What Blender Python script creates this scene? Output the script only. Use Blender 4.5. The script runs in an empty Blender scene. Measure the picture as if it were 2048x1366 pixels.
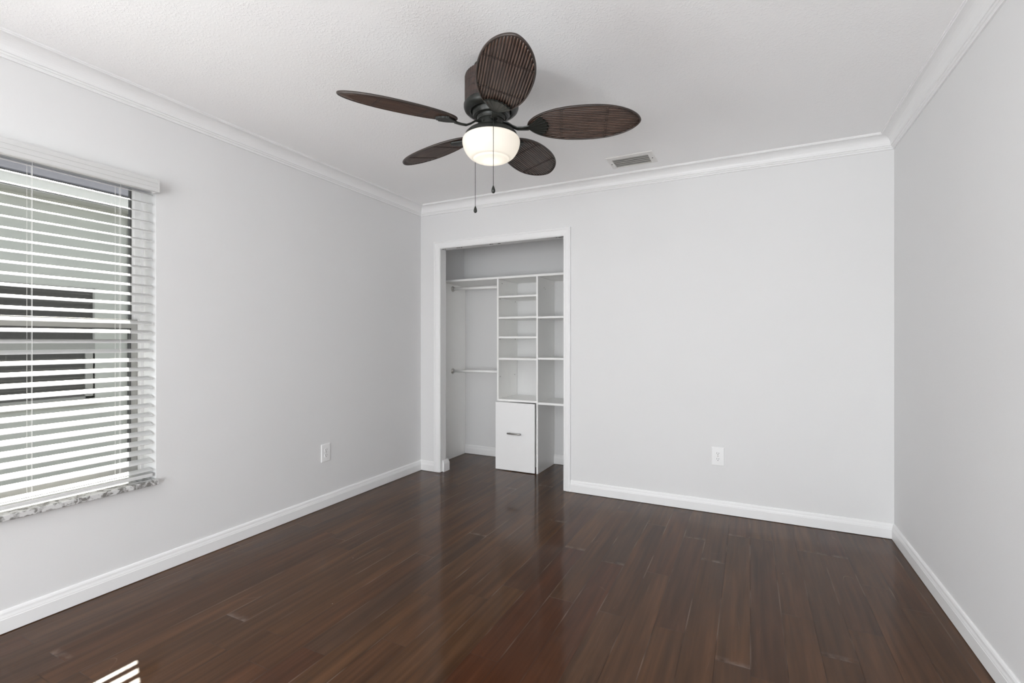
import bpy, bmesh, math, random
from math import sin, cos, pi, radians, sqrt, atan2
from mathutils import Vector, Matrix, Euler

# ------------------------------------------------------------------ camera / light / exposure
sc = bpy.context.scene
COL = sc.collection
random.seed(7)

cam_d = bpy.data.cameras.new('camera')
cam_d.sensor_width = 36.0
cam_d.lens = 956.7 / 2048 * 36.0
cam_d.clip_start = 0.02
cam = bpy.data.objects.new('camera', cam_d)
COL.objects.link(cam)
cam.location = (0, 0, 1.192)
cam.rotation_euler = (pi / 2, 0, math.atan(474 / 956.7))
sc.camera = cam

sc.view_settings.view_transform = 'Standard'
sc.view_settings.look = 'None'
sc.view_settings.gamma = 1.0
sc.view_settings.exposure = 0.0
try:
    sc.cycles.use_denoising = True
    sc.cycles.sample_clamp_indirect = 6.0
    sc.cycles.max_bounces = 14
    sc.cycles.diffuse_bounces = 8
    sc.cycles.transparent_max_bounces = 16
    sc.cycles.caustics_reflective = False
    sc.cycles.caustics_refractive = False
except Exception:
    pass

SUN_DIR = Vector((1.0, -0.427, -0.78)).normalized()      # the way the sunlight travels
SUN_STRENGTH = 20.0
SKY_STRENGTH = 0.34
FRONT_POWER = 143.0
SIDE_POWER = 128.0                                        # added fill lamp outside the left wall, behind the camera
LAMP_POWER = 0.60

world = bpy.data.worlds.new('sky')
sc.world = world
world.use_nodes = True
wn = world.node_tree.nodes
wl = world.node_tree.links
wn.clear()
w_out = wn.new('ShaderNodeOutputWorld')
w_bg = wn.new('ShaderNodeBackground')
w_sky = wn.new('ShaderNodeTexSky')
w_sky.sky_type = 'NISHITA'
w_sky.sun_disc = False
w_sky.sun_elevation = math.asin(-SUN_DIR.z)
w_sky.sun_rotation = atan2(-SUN_DIR.x, -SUN_DIR.y)
w_hsv = wn.new('ShaderNodeHueSaturation')
w_hsv.inputs['Saturation'].default_value = 0.22
wl.new(w_sky.outputs['Color'], w_hsv.inputs['Color'])
wl.new(w_hsv.outputs['Color'], w_bg.inputs['Color'])
w_bg.inputs['Strength'].default_value = SKY_STRENGTH
wl.new(w_bg.outputs['Background'], w_out.inputs['Surface'])

sun_d = bpy.data.lights.new('sun', 'SUN')
sun_d.energy = SUN_STRENGTH
sun_d.color = (1.0, 0.94, 0.85)
sun_d.angle = radians(0.55)
sun = bpy.data.objects.new('sun', sun_d)
sun.rotation_euler = SUN_DIR.to_track_quat('-Z', 'Y').to_euler()
sun.location = (-8, 4, 7)
COL.objects.link(sun)

def fill_light(name, loc, direction, sx, sy, power):
    d = bpy.data.lights.new(name, 'AREA')
    d.shape = 'RECTANGLE'
    d.size, d.size_y = sx, sy
    d.energy = power
    d.color = (0.945, 0.972, 1.0)
    o = bpy.data.objects.new(name, d)
    o.location = loc
    o.rotation_euler = Vector(direction).to_track_quat('-Z', 'Z').to_euler()
    COL.objects.link(o)
fill_light('front_fill', (-0.35, -2.85, 1.0), (-0.15, 0.72, 0.50), 2.1, 1.9, FRONT_POWER)  # unseen fill lamp added outside the front opening
fill_light('side_fill', (-3.05, -1.45, 1.15), (0.8, 0.12, 0.60), 1.6, 1.6, SIDE_POWER)  # unseen fill lamp added to even out the room's brightness

# ------------------------------------------------------------------ dimensions
XL, XR, YB, YF, H = -2.735, 0.785, 3.610, -2.60, 2.44
CB = 4.365                       # back wall of the closet
OPX0, OPX1, OPZ = -2.512, -1.328, 2.034   # closet opening between the jambs
SY0, SY1, SZ0, SZ1 = -2.30, -0.60, 0.30, 2.05   # opening added to let the side fill in, behind the viewer
WY0, WY1, WZ0, WZ1 = 0.03, 1.393, 0.463, 1.985   # window opening in the left wall

# ------------------------------------------------------------------ materials
def new_mat(name):
    m = bpy.data.materials.new(name)
    m.use_nodes = True
    n = m.node_tree.nodes
    l = m.node_tree.links
    b = n['Principled BSDF']
    return m, n, l, b

def flat_mat(name, col, rough=0.5, metal=0.0, spec=0.5, noise=0.0, nscale=30.0, bump=0.0, bscale=200.0):
    m, n, l, b = new_mat(name)
    b.inputs['Base Color'].default_value = (*col, 1)
    b.inputs['Roughness'].default_value = rough
    b.inputs['Metallic'].default_value = metal
    b.inputs['Specular IOR Level'].default_value = spec
    tc = n.new('ShaderNodeTexCoord')
    if noise > 0:
        nz = n.new('ShaderNodeTexNoise')
        nz.inputs['Scale'].default_value = nscale
        nz.inputs['Detail'].default_value = 4
        l.new(tc.outputs['Object'], nz.inputs['Vector'])
        mx = n.new('ShaderNodeMix')
        mx.data_type = 'RGBA'
        mx.inputs['A'].default_value = (*[c * (1 - noise) for c in col], 1)
        mx.inputs['B'].default_value = (*[min(1, c * (1 + noise)) for c in col], 1)
        l.new(nz.outputs['Fac'], mx.inputs['Factor'])
        l.new(mx.outputs['Result'], b.inputs['Base Color'])
    if bump > 0:
        nb = n.new('ShaderNodeTexNoise')
        nb.inputs['Scale'].default_value = bscale
        nb.inputs['Detail'].default_value = 3
        l.new(tc.outputs['Object'], nb.inputs['Vector'])
        bp = n.new('ShaderNodeBump')
        bp.inputs['Strength'].default_value = bump
        bp.inputs['Distance'].default_value = 0.002
        l.new(nb.outputs['Fac'], bp.inputs['Height'])
        l.new(bp.outputs['Normal'], b.inputs['Normal'])
    return m

M = {}
M['wall'] = flat_mat('wall_paint', (0.735, 0.735, 0.735), 0.75, spec=0.25, noise=0.012, nscale=2.5, bump=0.12, bscale=160)
M['trim'] = flat_mat('trim_paint', (0.82, 0.82, 0.82), 0.38, spec=0.4, noise=0.01, nscale=6)
M['melamine'] = flat_mat('white_melamine', (0.91, 0.91, 0.895), 0.35, spec=0.4, noise=0.01, nscale=5)
M['drawer_white'] = flat_mat('white_gloss_laminate', (0.92, 0.92, 0.92), 0.22, spec=0.5, noise=0.008, nscale=4)
M['plastic'] = flat_mat('white_plastic', (0.84, 0.84, 0.84), 0.3, noise=0.01, nscale=40)
M['dark'] = flat_mat('dark_slot', (0.02, 0.02, 0.02), 0.6, noise=0.05)
M['screw_hole'] = flat_mat('bare_hole', (0.05, 0.045, 0.04), 0.8, noise=0.1)
M['chrome'] = flat_mat('brushed_steel', (0.42, 0.41, 0.39), 0.33, metal=1.0, noise=0.08, nscale=60)
M['socket'] = flat_mat('rod_socket_nickel', (0.55, 0.54, 0.52), 0.3, metal=0.9, noise=0.15, nscale=80)
M['bronze'] = flat_mat('oiled_bronze', (0.020, 0.022, 0.019), 0.38, metal=0.25, noise=0.35, nscale=25, spec=0.5)
M['rattan'] = None
M['slat'] = flat_mat('blind_slat', (0.62, 0.62, 0.615), 0.45, spec=0.35, noise=0.015, nscale=30)
M['cord'] = flat_mat('blind_cord', (0.75, 0.75, 0.74), 0.8, noise=0.05)
M['frame'] = flat_mat('window_frame_white', (0.78, 0.78, 0.79), 0.35, noise=0.02)
M['sash'] = flat_mat('window_sash_shade_grey', (0.36, 0.36, 0.345), 0.45, noise=0.03)  # shade on the sash members put into the grey base colour
M['gasket'] = flat_mat('window_gasket', (0.06, 0.06, 0.06), 0.6, noise=0.1)
M['vent'] = flat_mat('vent_enamel', (0.74, 0.73, 0.71), 0.4, noise=0.06, nscale=25)
M['vent_slat'] = flat_mat('vent_slat_dusty', (0.40, 0.39, 0.365), 0.55, noise=0.18, nscale=35)
M['duct'] = flat_mat('vent_duct', (0.20, 0.20, 0.19), 0.8, noise=0.2)
M['stucco'] = flat_mat('neighbour_stucco', (0.42, 0.43, 0.41), 0.9, noise=0.06, nscale=3, bump=0.4, bscale=60)
M['stucco_band'] = flat_mat('neighbour_band', (0.45, 0.445, 0.41), 0.9, noise=0.05, nscale=4)
M['neigh_frame'] = flat_mat('neighbour_window_frame', (0.26, 0.26, 0.25), 0.5, noise=0.05)
M['screen'] = flat_mat('neighbour_screen', (0.045, 0.044, 0.042), 0.75, noise=0.35, nscale=40)
M['roof'] = flat_mat('neighbour_eave', (0.15, 0.15, 0.17), 1.0, spec=0.0, noise=0.15, nscale=12)
M['fascia'] = flat_mat('neighbour_fascia', (0.66, 0.66, 0.65), 0.6, noise=0.03)
M['ground'] = flat_mat('yard_ground', (0.22, 0.22, 0.18), 0.95, noise=0.2, nscale=6)

# walls keep a faint orange-peel; the ceiling a knock-down texture
def ceiling_mat():
    m, n, l, b = new_mat('ceiling_texture')
    b.inputs['Base Color'].default_value = (0.92, 0.92, 0.92, 1)
    b.inputs['Roughness'].default_value = 0.85
    b.inputs['Specular IOR Level'].default_value = 0.2
    tc = n.new('ShaderNodeTexCoord')
    n1 = n.new('ShaderNodeTexNoise'); n1.inputs['Scale'].default_value = 115; n1.inputs['Detail'].default_value = 3
    n1.inputs['Roughness'].default_value = 0.55
    n2 = n.new('ShaderNodeTexNoise'); n2.inputs['Scale'].default_value = 210; n2.inputs['Detail'].default_value = 2
    n3 = n.new('ShaderNodeTexNoise'); n3.inputs['Scale'].default_value = 5; n3.inputs['Detail'].default_value = 2
    for q in (n1, n2, n3):
        l.new(tc.outputs['Object'], q.inputs['Vector'])
    r = n.new('ShaderNodeValToRGB')
    r.color_ramp.elements[0].position = 0.51
    r.color_ramp.elements[1].position = 0.63
    l.new(n1.outputs['Fac'], r.inputs['Fac'])
    a = n.new('ShaderNodeMath'); a.operation = 'MULTIPLY_ADD'
    l.new(n2.outputs['Fac'], a.inputs[0]); a.inputs[1].default_value = 0.35
    l.new(r.outputs['Color'], a.inputs[2])
    mu = n.new('ShaderNodeMath'); mu.operation = 'MULTIPLY'
    r3 = n.new('ShaderNodeMapRange')
    r3.inputs['From Min'].default_value = 0.35; r3.inputs['From Max'].default_value = 0.65
    r3.inputs['To Min'].default_value = 0.35; r3.inputs['To Max'].default_value = 1.0
    l.new(n3.outputs['Fac'], r3.inputs['Value'])
    l.new(a.outputs['Value'], mu.inputs[0]); l.new(r3.outputs['Result'], mu.inputs[1])
    bp = n.new('ShaderNodeBump')
    bp.inputs['Strength'].default_value = 0.32
    bp.inputs['Distance'].default_value = 0.0022
    l.new(mu.outputs['Value'], bp.inputs['Height'])
    l.new(bp.outputs['Normal'], b.inputs['Normal'])
    return m
M['ceiling'] = ceiling_mat()

def rattan_mat(name, c0, c1, rough):
    m, n, l, b = new_mat(name)
    tc = n.new('ShaderNodeTexCoord')
    mp = n.new('ShaderNodeMapping')
    mp.inputs['Scale'].default_value = (7, 90, 90)
    l.new(tc.outputs['Object'], mp.inputs['Vector'])
    nz = n.new('ShaderNodeTexNoise'); nz.inputs['Scale'].default_value = 1.0; nz.inputs['Detail'].default_value = 5
    l.new(mp.outputs['Vector'], nz.inputs['Vector'])
    cr = n.new('ShaderNodeValToRGB')
    cr.color_ramp.elements[0].position = 0.3; cr.color_ramp.elements[0].color = (*c0, 1)
    cr.color_ramp.elements[1].position = 0.72; cr.color_ramp.elements[1].color = (*c1, 1)
    l.new(nz.outputs['Fac'], cr.inputs['Fac'])
    l.new(cr.outputs['Color'], b.inputs['Base Color'])
    b.inputs['Roughness'].default_value = rough
    b.inputs['Specular IOR Level'].default_value = 0.6
    return m
M['rattan'] = rattan_mat('rattan_dark', (0.036, 0.019, 0.013), (0.125, 0.074, 0.053), 0.30)
M['rattan_rim'] = rattan_mat('rattan_rim', (0.020, 0.014, 0.011), (0.040, 0.024, 0.018), 0.42)
M['rattan_drum'] = rattan_mat('rattan_drum', (0.020, 0.012, 0.010), (0.06, 0.034, 0.026), 0.5)
M['stitch'] = flat_mat('rattan_stitch', (0.02, 0.013, 0.010), 0.5, noise=0.2)

def globe_mat():
    m, n, l, b = new_mat('opal_glass')
    b.inputs['Base Color'].default_value = (0.80, 0.77, 0.72, 1)
    b.inputs['Roughness'].default_value = 0.2
    t = n.new('ShaderNodeBsdfTranslucent'); t.inputs['Color'].default_value = (0.92, 0.90, 0.86, 1)
    mx = n.new('ShaderNodeMixShader'); mx.inputs['Fac'].default_value = 0.45
    l.new(b.outputs['BSDF'], mx.inputs[1]); l.new(t.outputs['BSDF'], mx.inputs[2])
    l.new(mx.outputs['Shader'], n['Material Output'].inputs['Surface'])
    return m
M['globe'] = globe_mat()

def glass_mat():
    m = bpy.data.materials.new('window_glass')
    m.use_nodes = True
    n = m.node_tree.nodes; l = m.node_tree.links
    n.clear()
    o = n.new('ShaderNodeOutputMaterial')
    t = n.new('ShaderNodeBsdfTransparent'); t.inputs['Color'].default_value = (0.90, 0.93, 0.91, 1)
    g = n.new('ShaderNodeBsdfGlossy'); g.inputs['Roughness'].default_value = 0.02
    f = n.new('ShaderNodeFresnel'); f.inputs['IOR'].default_value = 1.45
    mx = n.new('ShaderNodeMixShader')
    l.new(f.outputs['Fac'], mx.inputs['Fac'])
    l.new(t.outputs['BSDF'], mx.inputs[1]); l.new(g.outputs['BSDF'], mx.inputs[2])
    l.new(mx.outputs['Shader'], o.inputs['Surface'])
    return m
M['glass'] = glass_mat()

def marble_mat():
    m, n, l, b = new_mat('sill_marble')
    tc = n.new('ShaderNodeTexCoord')
    n0 = n.new('ShaderNodeTexNoise'); n0.inputs['Scale'].default_value = 9; n0.inputs['Detail'].default_value = 6
    l.new(tc.outputs['Object'], n0.inputs['Vector'])
    mixv = n.new('ShaderNodeMix'); mixv.data_type = 'RGBA'; mixv.inputs['Factor'].default_value = 0.22
    l.new(tc.outputs['Object'], mixv.inputs['A']); l.new(n0.outputs['Color'], mixv.inputs['B'])
    n1 = n.new('ShaderNodeTexNoise'); n1.inputs['Scale'].default_value = 38; n1.inputs['Detail'].default_value = 3
    l.new(mixv.outputs['Result'], n1.inputs['Vector'])
    r = n.new('ShaderNodeValToRGB')
    e = r.color_ramp.elements
    e[0].position = 0.40; e[0].color = (0.20, 0.195, 0.185, 1)
    e[1].position = 0.53; e[1].color = (0.62, 0.62, 0.615, 1)
    l.new(n1.outputs['Fac'], r.inputs['Fac'])
    l.new(r.outputs['Color'], b.inputs['Base Color'])
    b.inputs['Roughness'].default_value = 0.22
    return m
M['marble'] = marble_mat()

def floor_mat():
    m, n, l, b = new_mat('hardwood_planks')
    at = n.new('ShaderNodeVertexColor'); at.layer_name = 'tint'
    sep = n.new('ShaderNodeSeparateColor')
    l.new(at.outputs['Color'], sep.inputs['Color'])
    geo = n.new('ShaderNodeTexCoord')
    # long stretched grain, shifted from plank to plank
    off = n.new('ShaderNodeCombineXYZ')
    k = n.new('ShaderNodeMath'); k.operation = 'MULTIPLY'; k.inputs[1].default_value = 37.0
    l.new(sep.outputs['Blue'], k.inputs[0])
    l.new(k.outputs['Value'], off.inputs['X']); l.new(k.outputs['Value'], off.inputs['Y'])
    add = n.new('ShaderNodeVectorMath'); add.operation = 'ADD'
    l.new(geo.outputs['Object'], add.inputs[0]); l.new(off.outputs['Vector'], add.inputs[1])
    mp = n.new('ShaderNodeMapping'); mp.inputs['Scale'].default_value = (32, 1.5, 1)
    l.new(add.outputs['Vector'], mp.inputs['Vector'])
    g1 = n.new('ShaderNodeTexNoise'); g1.inputs['Scale'].default_value = 1.0; g1.inputs['Detail'].default_value = 2.5
    g1.inputs['Roughness'].default_value = 0.6; g1.inputs['Distortion'].default_value = 0.25
    l.new(mp.outputs['Vector'], g1.inputs['Vector'])
    mp2 = n.new('ShaderNodeMapping'); mp2.inputs['Scale'].default_value = (10, 0.9, 1)
    l.new(add.outputs['Vector'], mp2.inputs['Vector'])
    g2 = n.new('ShaderNodeTexNoise'); g2.inputs['Scale'].default_value = 1.0; g2.inputs['Detail'].default_value = 3
    l.new(mp2.outputs['Vector'], g2.inputs['Vector'])
    # base colours: brown, red-brown, grey-brown chosen by the plank's red / green values
    brown = n.new('ShaderNodeMix'); brown.data_type = 'RGBA'
    brown.inputs['A'].default_value = (0.070, 0.032, 0.0135, 1)
    brown.inputs['B'].default_value = (0.052, 0.0165, 0.008, 1)
    l.new(sep.outputs['Red'], brown.inputs['Factor'])
    grey = n.new('ShaderNodeMix'); grey.data_type = 'RGBA'
    l.new(sep.outputs['Green'], grey.inputs['Factor'])
    l.new(brown.outputs['Result'], grey.inputs['A'])
    grey.inputs['B'].default_value = (0.043, 0.027, 0.020, 1)
    # grain
    gr = n.new('ShaderNodeMapRange')
    gr.inputs['From Min'].default_value = 0.3; gr.inputs['From Max'].default_value = 0.7
    gr.inputs['To Min'].default_value = 0.70; gr.inputs['To Max'].default_value = 1.28
    l.new(g1.outputs['Fac'], gr.inputs['Value'])
    gr2 = n.new('ShaderNodeMapRange')
    gr2.inputs['From Min'].default_value = 0.3; gr2.inputs['From Max'].default_value = 0.7
    gr2.inputs['To Min'].default_value = 0.76; gr2.inputs['To Max'].default_value = 1.24
    l.new(g2.outputs['Fac'], gr2.inputs['Value'])
    mm = n.new('ShaderNodeMath'); mm.operation = 'MULTIPLY'
    l.new(gr.outputs['Result'], mm.inputs[0]); l.new(gr2.outputs['Result'], mm.inputs[1])
    sc_ = n.new('ShaderNodeVectorMath'); sc_.operation = 'SCALE'
    l.new(grey.outputs['Result'], sc_.inputs[0]); l.new(mm.outputs['Value'], sc_.inputs['Scale'])
    # worn light edges along some plank seams + fine scratches
    uv = n.new('ShaderNodeUVMap'); uv.uv_map = 'edge'
    su = n.new('ShaderNodeSeparateXYZ'); l.new(uv.outputs['UV'], su.inputs['Vector'])
    ed = n.new('ShaderNodeMath'); ed.operation = 'LESS_THAN'; ed.inputs[1].default_value = 0.0016
    mn = n.new('ShaderNodeMath'); mn.operation = 'MINIMUM'
    l.new(su.outputs['X'], mn.inputs[0]); l.new(su.outputs['Y'], mn.inputs[1])
    l.new(mn.outputs['Value'], ed.inputs[0])
    nw = n.new('ShaderNodeTexNoise'); nw.inputs['Scale'].default_value = 3.1; nw.inputs['Detail'].default_value = 2
    l.new(geo.outputs['Object'], nw.inputs['Vector'])
    tw = n.new('ShaderNodeMapRange')
    tw.inputs['From Min'].default_value = 0.50; tw.inputs['From Max'].default_value = 0.64
    l.new(nw.outputs['Fac'], tw.inputs['Value'])
    em = n.new('ShaderNodeMath'); em.operation = 'MULTIPLY'
    l.new(ed.outputs['Value'], em.inputs[0]); l.new(tw.outputs['Result'], em.inputs[1])
    # scratches: thin bands of a distorted noise level set
    ns = n.new('ShaderNodeTexNoise'); ns.inputs['Scale'].default_value = 2.6; ns.inputs['Detail'].default_value = 0.0
    ns.inputs['Distortion'].default_value = 0.1
    mps = n.new('ShaderNodeMapping'); mps.inputs['Rotation'].default_value = (0, 0, 0.7); mps.inputs['Scale'].default_value = (2.4, 0.45, 1)
    l.new(geo.outputs['Object'], mps.inputs['Vector']); l.new(mps.outputs['Vector'], ns.inputs['Vector'])
    d5 = n.new('ShaderNodeMath'); d5.operation = 'SUBTRACT'; d5.inputs[1].default_value = 0.5
    l.new(ns.outputs['Fac'], d5.inputs[0])
    ab = n.new('ShaderNodeMath'); ab.operation = 'ABSOLUTE'; l.new(d5.outputs['Value'], ab.inputs[0])
    lt = n.new('ShaderNodeMath'); lt.operation = 'LESS_THAN'; lt.inputs[1].default_value = 0.0012
    l.new(ab.outputs['Value'], lt.inputs[0])
    nm = n.new('ShaderNodeTexNoise'); nm.inputs['Scale'].default_value = 7.0
    l.new(geo.outputs['Object'], nm.inputs['Vector'])
    gm = n.new('ShaderNodeMapRange')
    gm.inputs['From Min'].default_value = 0.54; gm.inputs['From Max'].default_value = 0.66
    l.new(nm.outputs['Fac'], gm.inputs['Value'])
    sm = n.new('ShaderNodeMath'); sm.operation = 'MULTIPLY'
    gm.inputs['To Max'].default_value = 0.45
    l.new(lt.outputs['Value'], sm.inputs[0]); l.new(gm.outputs['Result'], sm.inputs[1])
    # white specks
    vo = n.new('ShaderNodeTexVoronoi'); vo.inputs['Scale'].default_value = 5.5
    l.new(geo.outputs['Object'], vo.inputs['Vector'])
    sp = n.new('ShaderNodeMath'); sp.operation = 'LESS_THAN'; sp.inputs[1].default_value = 0.016
    l.new(vo.outputs['Distance'], sp.inputs[0])
    mx1 = n.new('ShaderNodeMath'); mx1.operation = 'MAXIMUM'
    l.new(em.outputs['Value'], mx1.inputs[0]); l.new(sm.outputs['Value'], mx1.inputs[1])
    wear = n.new('ShaderNodeMix'); wear.data_type = 'RGBA'
    wf = n.new('ShaderNodeMath'); wf.operation = 'MULTIPLY'; wf.inputs[1].default_value = 0.75
    l.new(mx1.outputs['Value'], wf.inputs[0])
    l.new(wf.outputs['Value'], wear.inputs['Factor'])
    l.new(sc_.outputs['Vector'], wear.inputs['A'])
    wear.inputs['B'].default_value = (0.21, 0.145, 0.11, 1)
    # scuffed, whitish near ends on some boards
    se = n.new('ShaderNodeMapRange')
    se.inputs['From Min'].default_value = 0.034; se.inputs['From Max'].default_value = 0.0
    l.new(su.outputs['Y'], se.inputs['Value'])
    nf_ = n.new('ShaderNodeTexNoise'); nf_.inputs['Scale'].default_value = 24.0; nf_.inputs['Detail'].default_value = 3
    l.new(geo.outputs['Object'], nf_.inputs['Vector'])
    mf_ = n.new('ShaderNodeMapRange')
    mf_.inputs['From Min'].default_value = 0.40; mf_.inputs['From Max'].default_value = 0.62
    l.new(nf_.outputs['Fac'], mf_.inputs['Value'])
    pick = n.new('ShaderNodeMath'); pick.operation = 'GREATER_THAN'; pick.inputs[1].default_value = 0.55
    l.new(sep.outputs['Blue'], pick.inputs[0])
    sc1 = n.new('ShaderNodeMath'); sc1.operation = 'MULTIPLY'
    l.new(se.outputs['Result'], sc1.inputs[0]); l.new(mf_.outputs['Result'], sc1.inputs[1])
    sc2 = n.new('ShaderNodeMath'); sc2.operation = 'MULTIPLY'
    l.new(sc1.outputs['Value'], sc2.inputs[0]); l.new(pick.outputs['Value'], sc2.inputs[1])
    sc3 = n.new('ShaderNodeMath'); sc3.operation = 'MULTIPLY'; sc3.inputs[1].default_value = 0.6
    l.new(sc2.outputs['Value'], sc3.inputs[0])
    scuff = n.new('ShaderNodeMix'); scuff.data_type = 'RGBA'
    l.new(sc3.outputs['Value'], scuff.inputs['Factor'])
    l.new(wear.outputs['Result'], scuff.inputs['A']); scuff.inputs['B'].default_value = (0.20, 0.155, 0.135, 1)
    spk = n.new('ShaderNodeMix'); spk.data_type = 'RGBA'
    sf = n.new('ShaderNodeMath'); sf.operation = 'MULTIPLY'; sf.inputs[1].default_value = 0.5
    l.new(sp.outputs['Value'], sf.inputs[0])
    l.new(sf.outputs['Value'], spk.inputs['Factor'])
    l.new(scuff.outputs['Result'], spk.inputs['A']); spk.inputs['B'].default_value = (0.40, 0.34, 0.30, 1)
    l.new(spk.outputs['Result'], b.inputs['Base Color'])
    rr = n.new('ShaderNodeMapRange')
    rr.inputs['From Min'].default_value = 0.3; rr.inputs['From Max'].default_value = 0.7
    rr.inputs['To Min'].default_value = 0.065; rr.inputs['To Max'].default_value = 0.12
    l.new(g2.outputs['Fac'], rr.inputs['Value'])
    l.new(rr.outputs['Result'], b.inputs['Roughness'])
    b.inputs['Specular IOR Level'].default_value = 0.20
    # a worn varnish: part of the gloss is hazy
    b2 = n.new('ShaderNodeBsdfPrincipled')
    l.new(spk.outputs['Result'], b2.inputs['Base Color'])
    b2.inputs['Roughness'].default_value = 0.30
    b2.inputs['Specular IOR Level'].default_value = 0.20
    ms = n.new('ShaderNodeMixShader'); ms.inputs['Fac'].default_value = 0.27
    l.new(b.outputs['BSDF'], ms.inputs[1]); l.new(b2.outputs['BSDF'], ms.inputs[2])
    l.new(ms.outputs['Shader'], n['Material Output'].inputs['Surface'])
    return m
M['floor'] = floor_mat()
M['subfloor'] = flat_mat('plank_gap', (0.016, 0.010, 0.008), 0.8, noise=0.1)

# ------------------------------------------------------------------ mesh helpers
def link(name, bm, mat, parent=None, smooth=False, loc=None):
    me = bpy.data.meshes.new(name)
    bmesh.ops.recalc_face_normals(bm, faces=bm.faces)
    bm.to_mesh(me)
    bm.free()
    mats = mat if isinstance(mat, (list, tuple)) else [mat]
    for q in mats:
        me.materials.append(q)
    if smooth:
        for p in me.polygons:
            p.use_smooth = True
    o = bpy.data.objects.new(name, me)
    COL.objects.link(o)
    if parent is not None:
        o.parent = parent
    if loc is not None:
        o.location = loc
    return o

def empty(name, loc=(0, 0, 0)):
    o = bpy.data.objects.new(name, None)
    o.empty_display_size = 0.1
    o.location = loc
    COL.objects.link(o)
    return o

def tag(o, label, cat, group=None):
    o['label'] = label
    o['category'] = cat
    if group:
        o['group'] = group
    return o

def structure(o, label=None):
    o['kind'] = 'structure'
    if label:
        o['label'] = label
    return o

def box(bm, x0, x1, y0, y1, z0, z1, mi=0, bev=0.0):
    vs = [bm.verts.new((x, y, z)) for x in (x0, x1) for y in (y0, y1) for z in (z0, z1)]
    idx = [(0, 1, 3, 2), (4, 6, 7, 5), (0, 4, 5, 1), (2, 3, 7, 6), (0, 2, 6, 4), (1, 5, 7, 3)]
    fs = []
    for i in idx:
        f = bm.faces.new([vs[j] for j in i])
        f.material_index = mi
        fs.append(f)
    if bev > 0:
        es = set(e for f in fs for e in f.edges)
        r = bmesh.ops.bevel(bm, geom=list(es), offset=bev, segments=2, profile=0.5, affect='EDGES')
        for f in r['faces']:
            f.material_index = mi
    return fs

def loft(bm, rings, closed_ring=True, caps=True, closed_path=False):
    """rings: list of lists of points"""
    R = [[bm.verts.new(p) for p in ring] for ring in rings]
    n = len(R[0])
    m = len(R)
    for i in range(m if closed_path else m - 1):
        a, b = R[i], R[(i + 1) % m]
        for j in range(n if closed_ring else n - 1):
            k = (j + 1) % n
            try:
                bm.faces.new((a[j], a[k], b[k], b[j]))
            except ValueError:
                pass
    if caps and closed_ring and not closed_path:
        for ring in (R[0], R[-1]):
            try:
                bm.faces.new(ring)
            except ValueError:
                pass
    return R

def tube(bm, pts, r, seg=8, caps=True):
    pts = [Vector(p) for p in pts]
    rings = []
    up = Vector((0, 0, 1))
    for i, p in enumerate(pts):
        a = pts[max(i - 1, 0)]; c = pts[min(i + 1, len(pts) - 1)]
        t = (c - a).normalized()
        u = up if abs(t.dot(up)) < 0.95 else Vector((1, 0, 0))
        s = t.cross(u).normalized(); q = s.cross(t).normalized()
        rr = r[i] if isinstance(r, (list, tuple)) else r
        rings.append([p + s * rr * cos(2 * pi * k / seg) + q * rr * sin(2 * pi * k / seg) for k in range(seg)])
    loft(bm, rings, caps=caps)

def lathe(bm, prof, seg=48, cx=0, cy=0):
    """prof: list of (r, z); r may be 0 at the ends"""
    rings = []
    for r, z in prof:
        r = max(r, 0.0)
        if r < 1e-6:
            rings.append([bm.verts.new((cx, cy, z))])
        else:
            rings.append([bm.verts.new((cx + r * cos(2 * pi * k / seg), cy + r * sin(2 * pi * k / seg), z)) for k in range(seg)])
    for a, b in zip(rings[:-1], rings[1:]):
        for j in range(seg):
            k = (j + 1) % seg
            if len(a) == 1 and len(b) > 1:
                bm.faces.new((a[0], b[k], b[j]))
            elif len(b) == 1 and len(a) > 1:
                bm.faces.new((a[j], a[k], b[0]))
            elif len(a) > 1 and len(b) > 1:
                bm.faces.new((a[j], a[k], b[k], b[j]))

def molding(name, p0, p1, nrm, prof, miter0, miter1, mat):
    """prof: closed list of (a, z): a = distance out of the wall along nrm. mitre: +1 inside corner, 0 square, -1 outside corner"""
    p0 = Vector(p0); p1 = Vector(p1); nrm = Vector(nrm)
    d = (p1 - p0).normalized()
    bm = bmesh.new()
    r0 = [p0 + nrm * a + d * (a * miter0) + Vector((0, 0, z)) for a, z in prof]
    r1 = [p1 + nrm * a - d * (a * miter1) + Vector((0, 0, z)) for a, z in prof]
    loft(bm, [r0, r1])
    return structure(link(name, bm, mat))

# ------------------------------------------------------------------ floor of individual boards
PW, PX0 = 0.1205, -0.838
SEAMS = {-15: [.855], -13: [.855], -11: [.853], -10: [1.317], -9: [1.167], -8: [1.318], -7: [1.164], -6: [1.312, 2.547],
         -3: [1.934], -2: [2.076, 3.316], -1: [1.57], 0: [2.08], 1: [2.542], 2: [2.068], 3: [2.53], 4: [2.066], 5: [2.80],
         7: [3.247], 8: [2.404], 10: [2.396, 3.165], 11: [2.861], 12: [2.69]}
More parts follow.
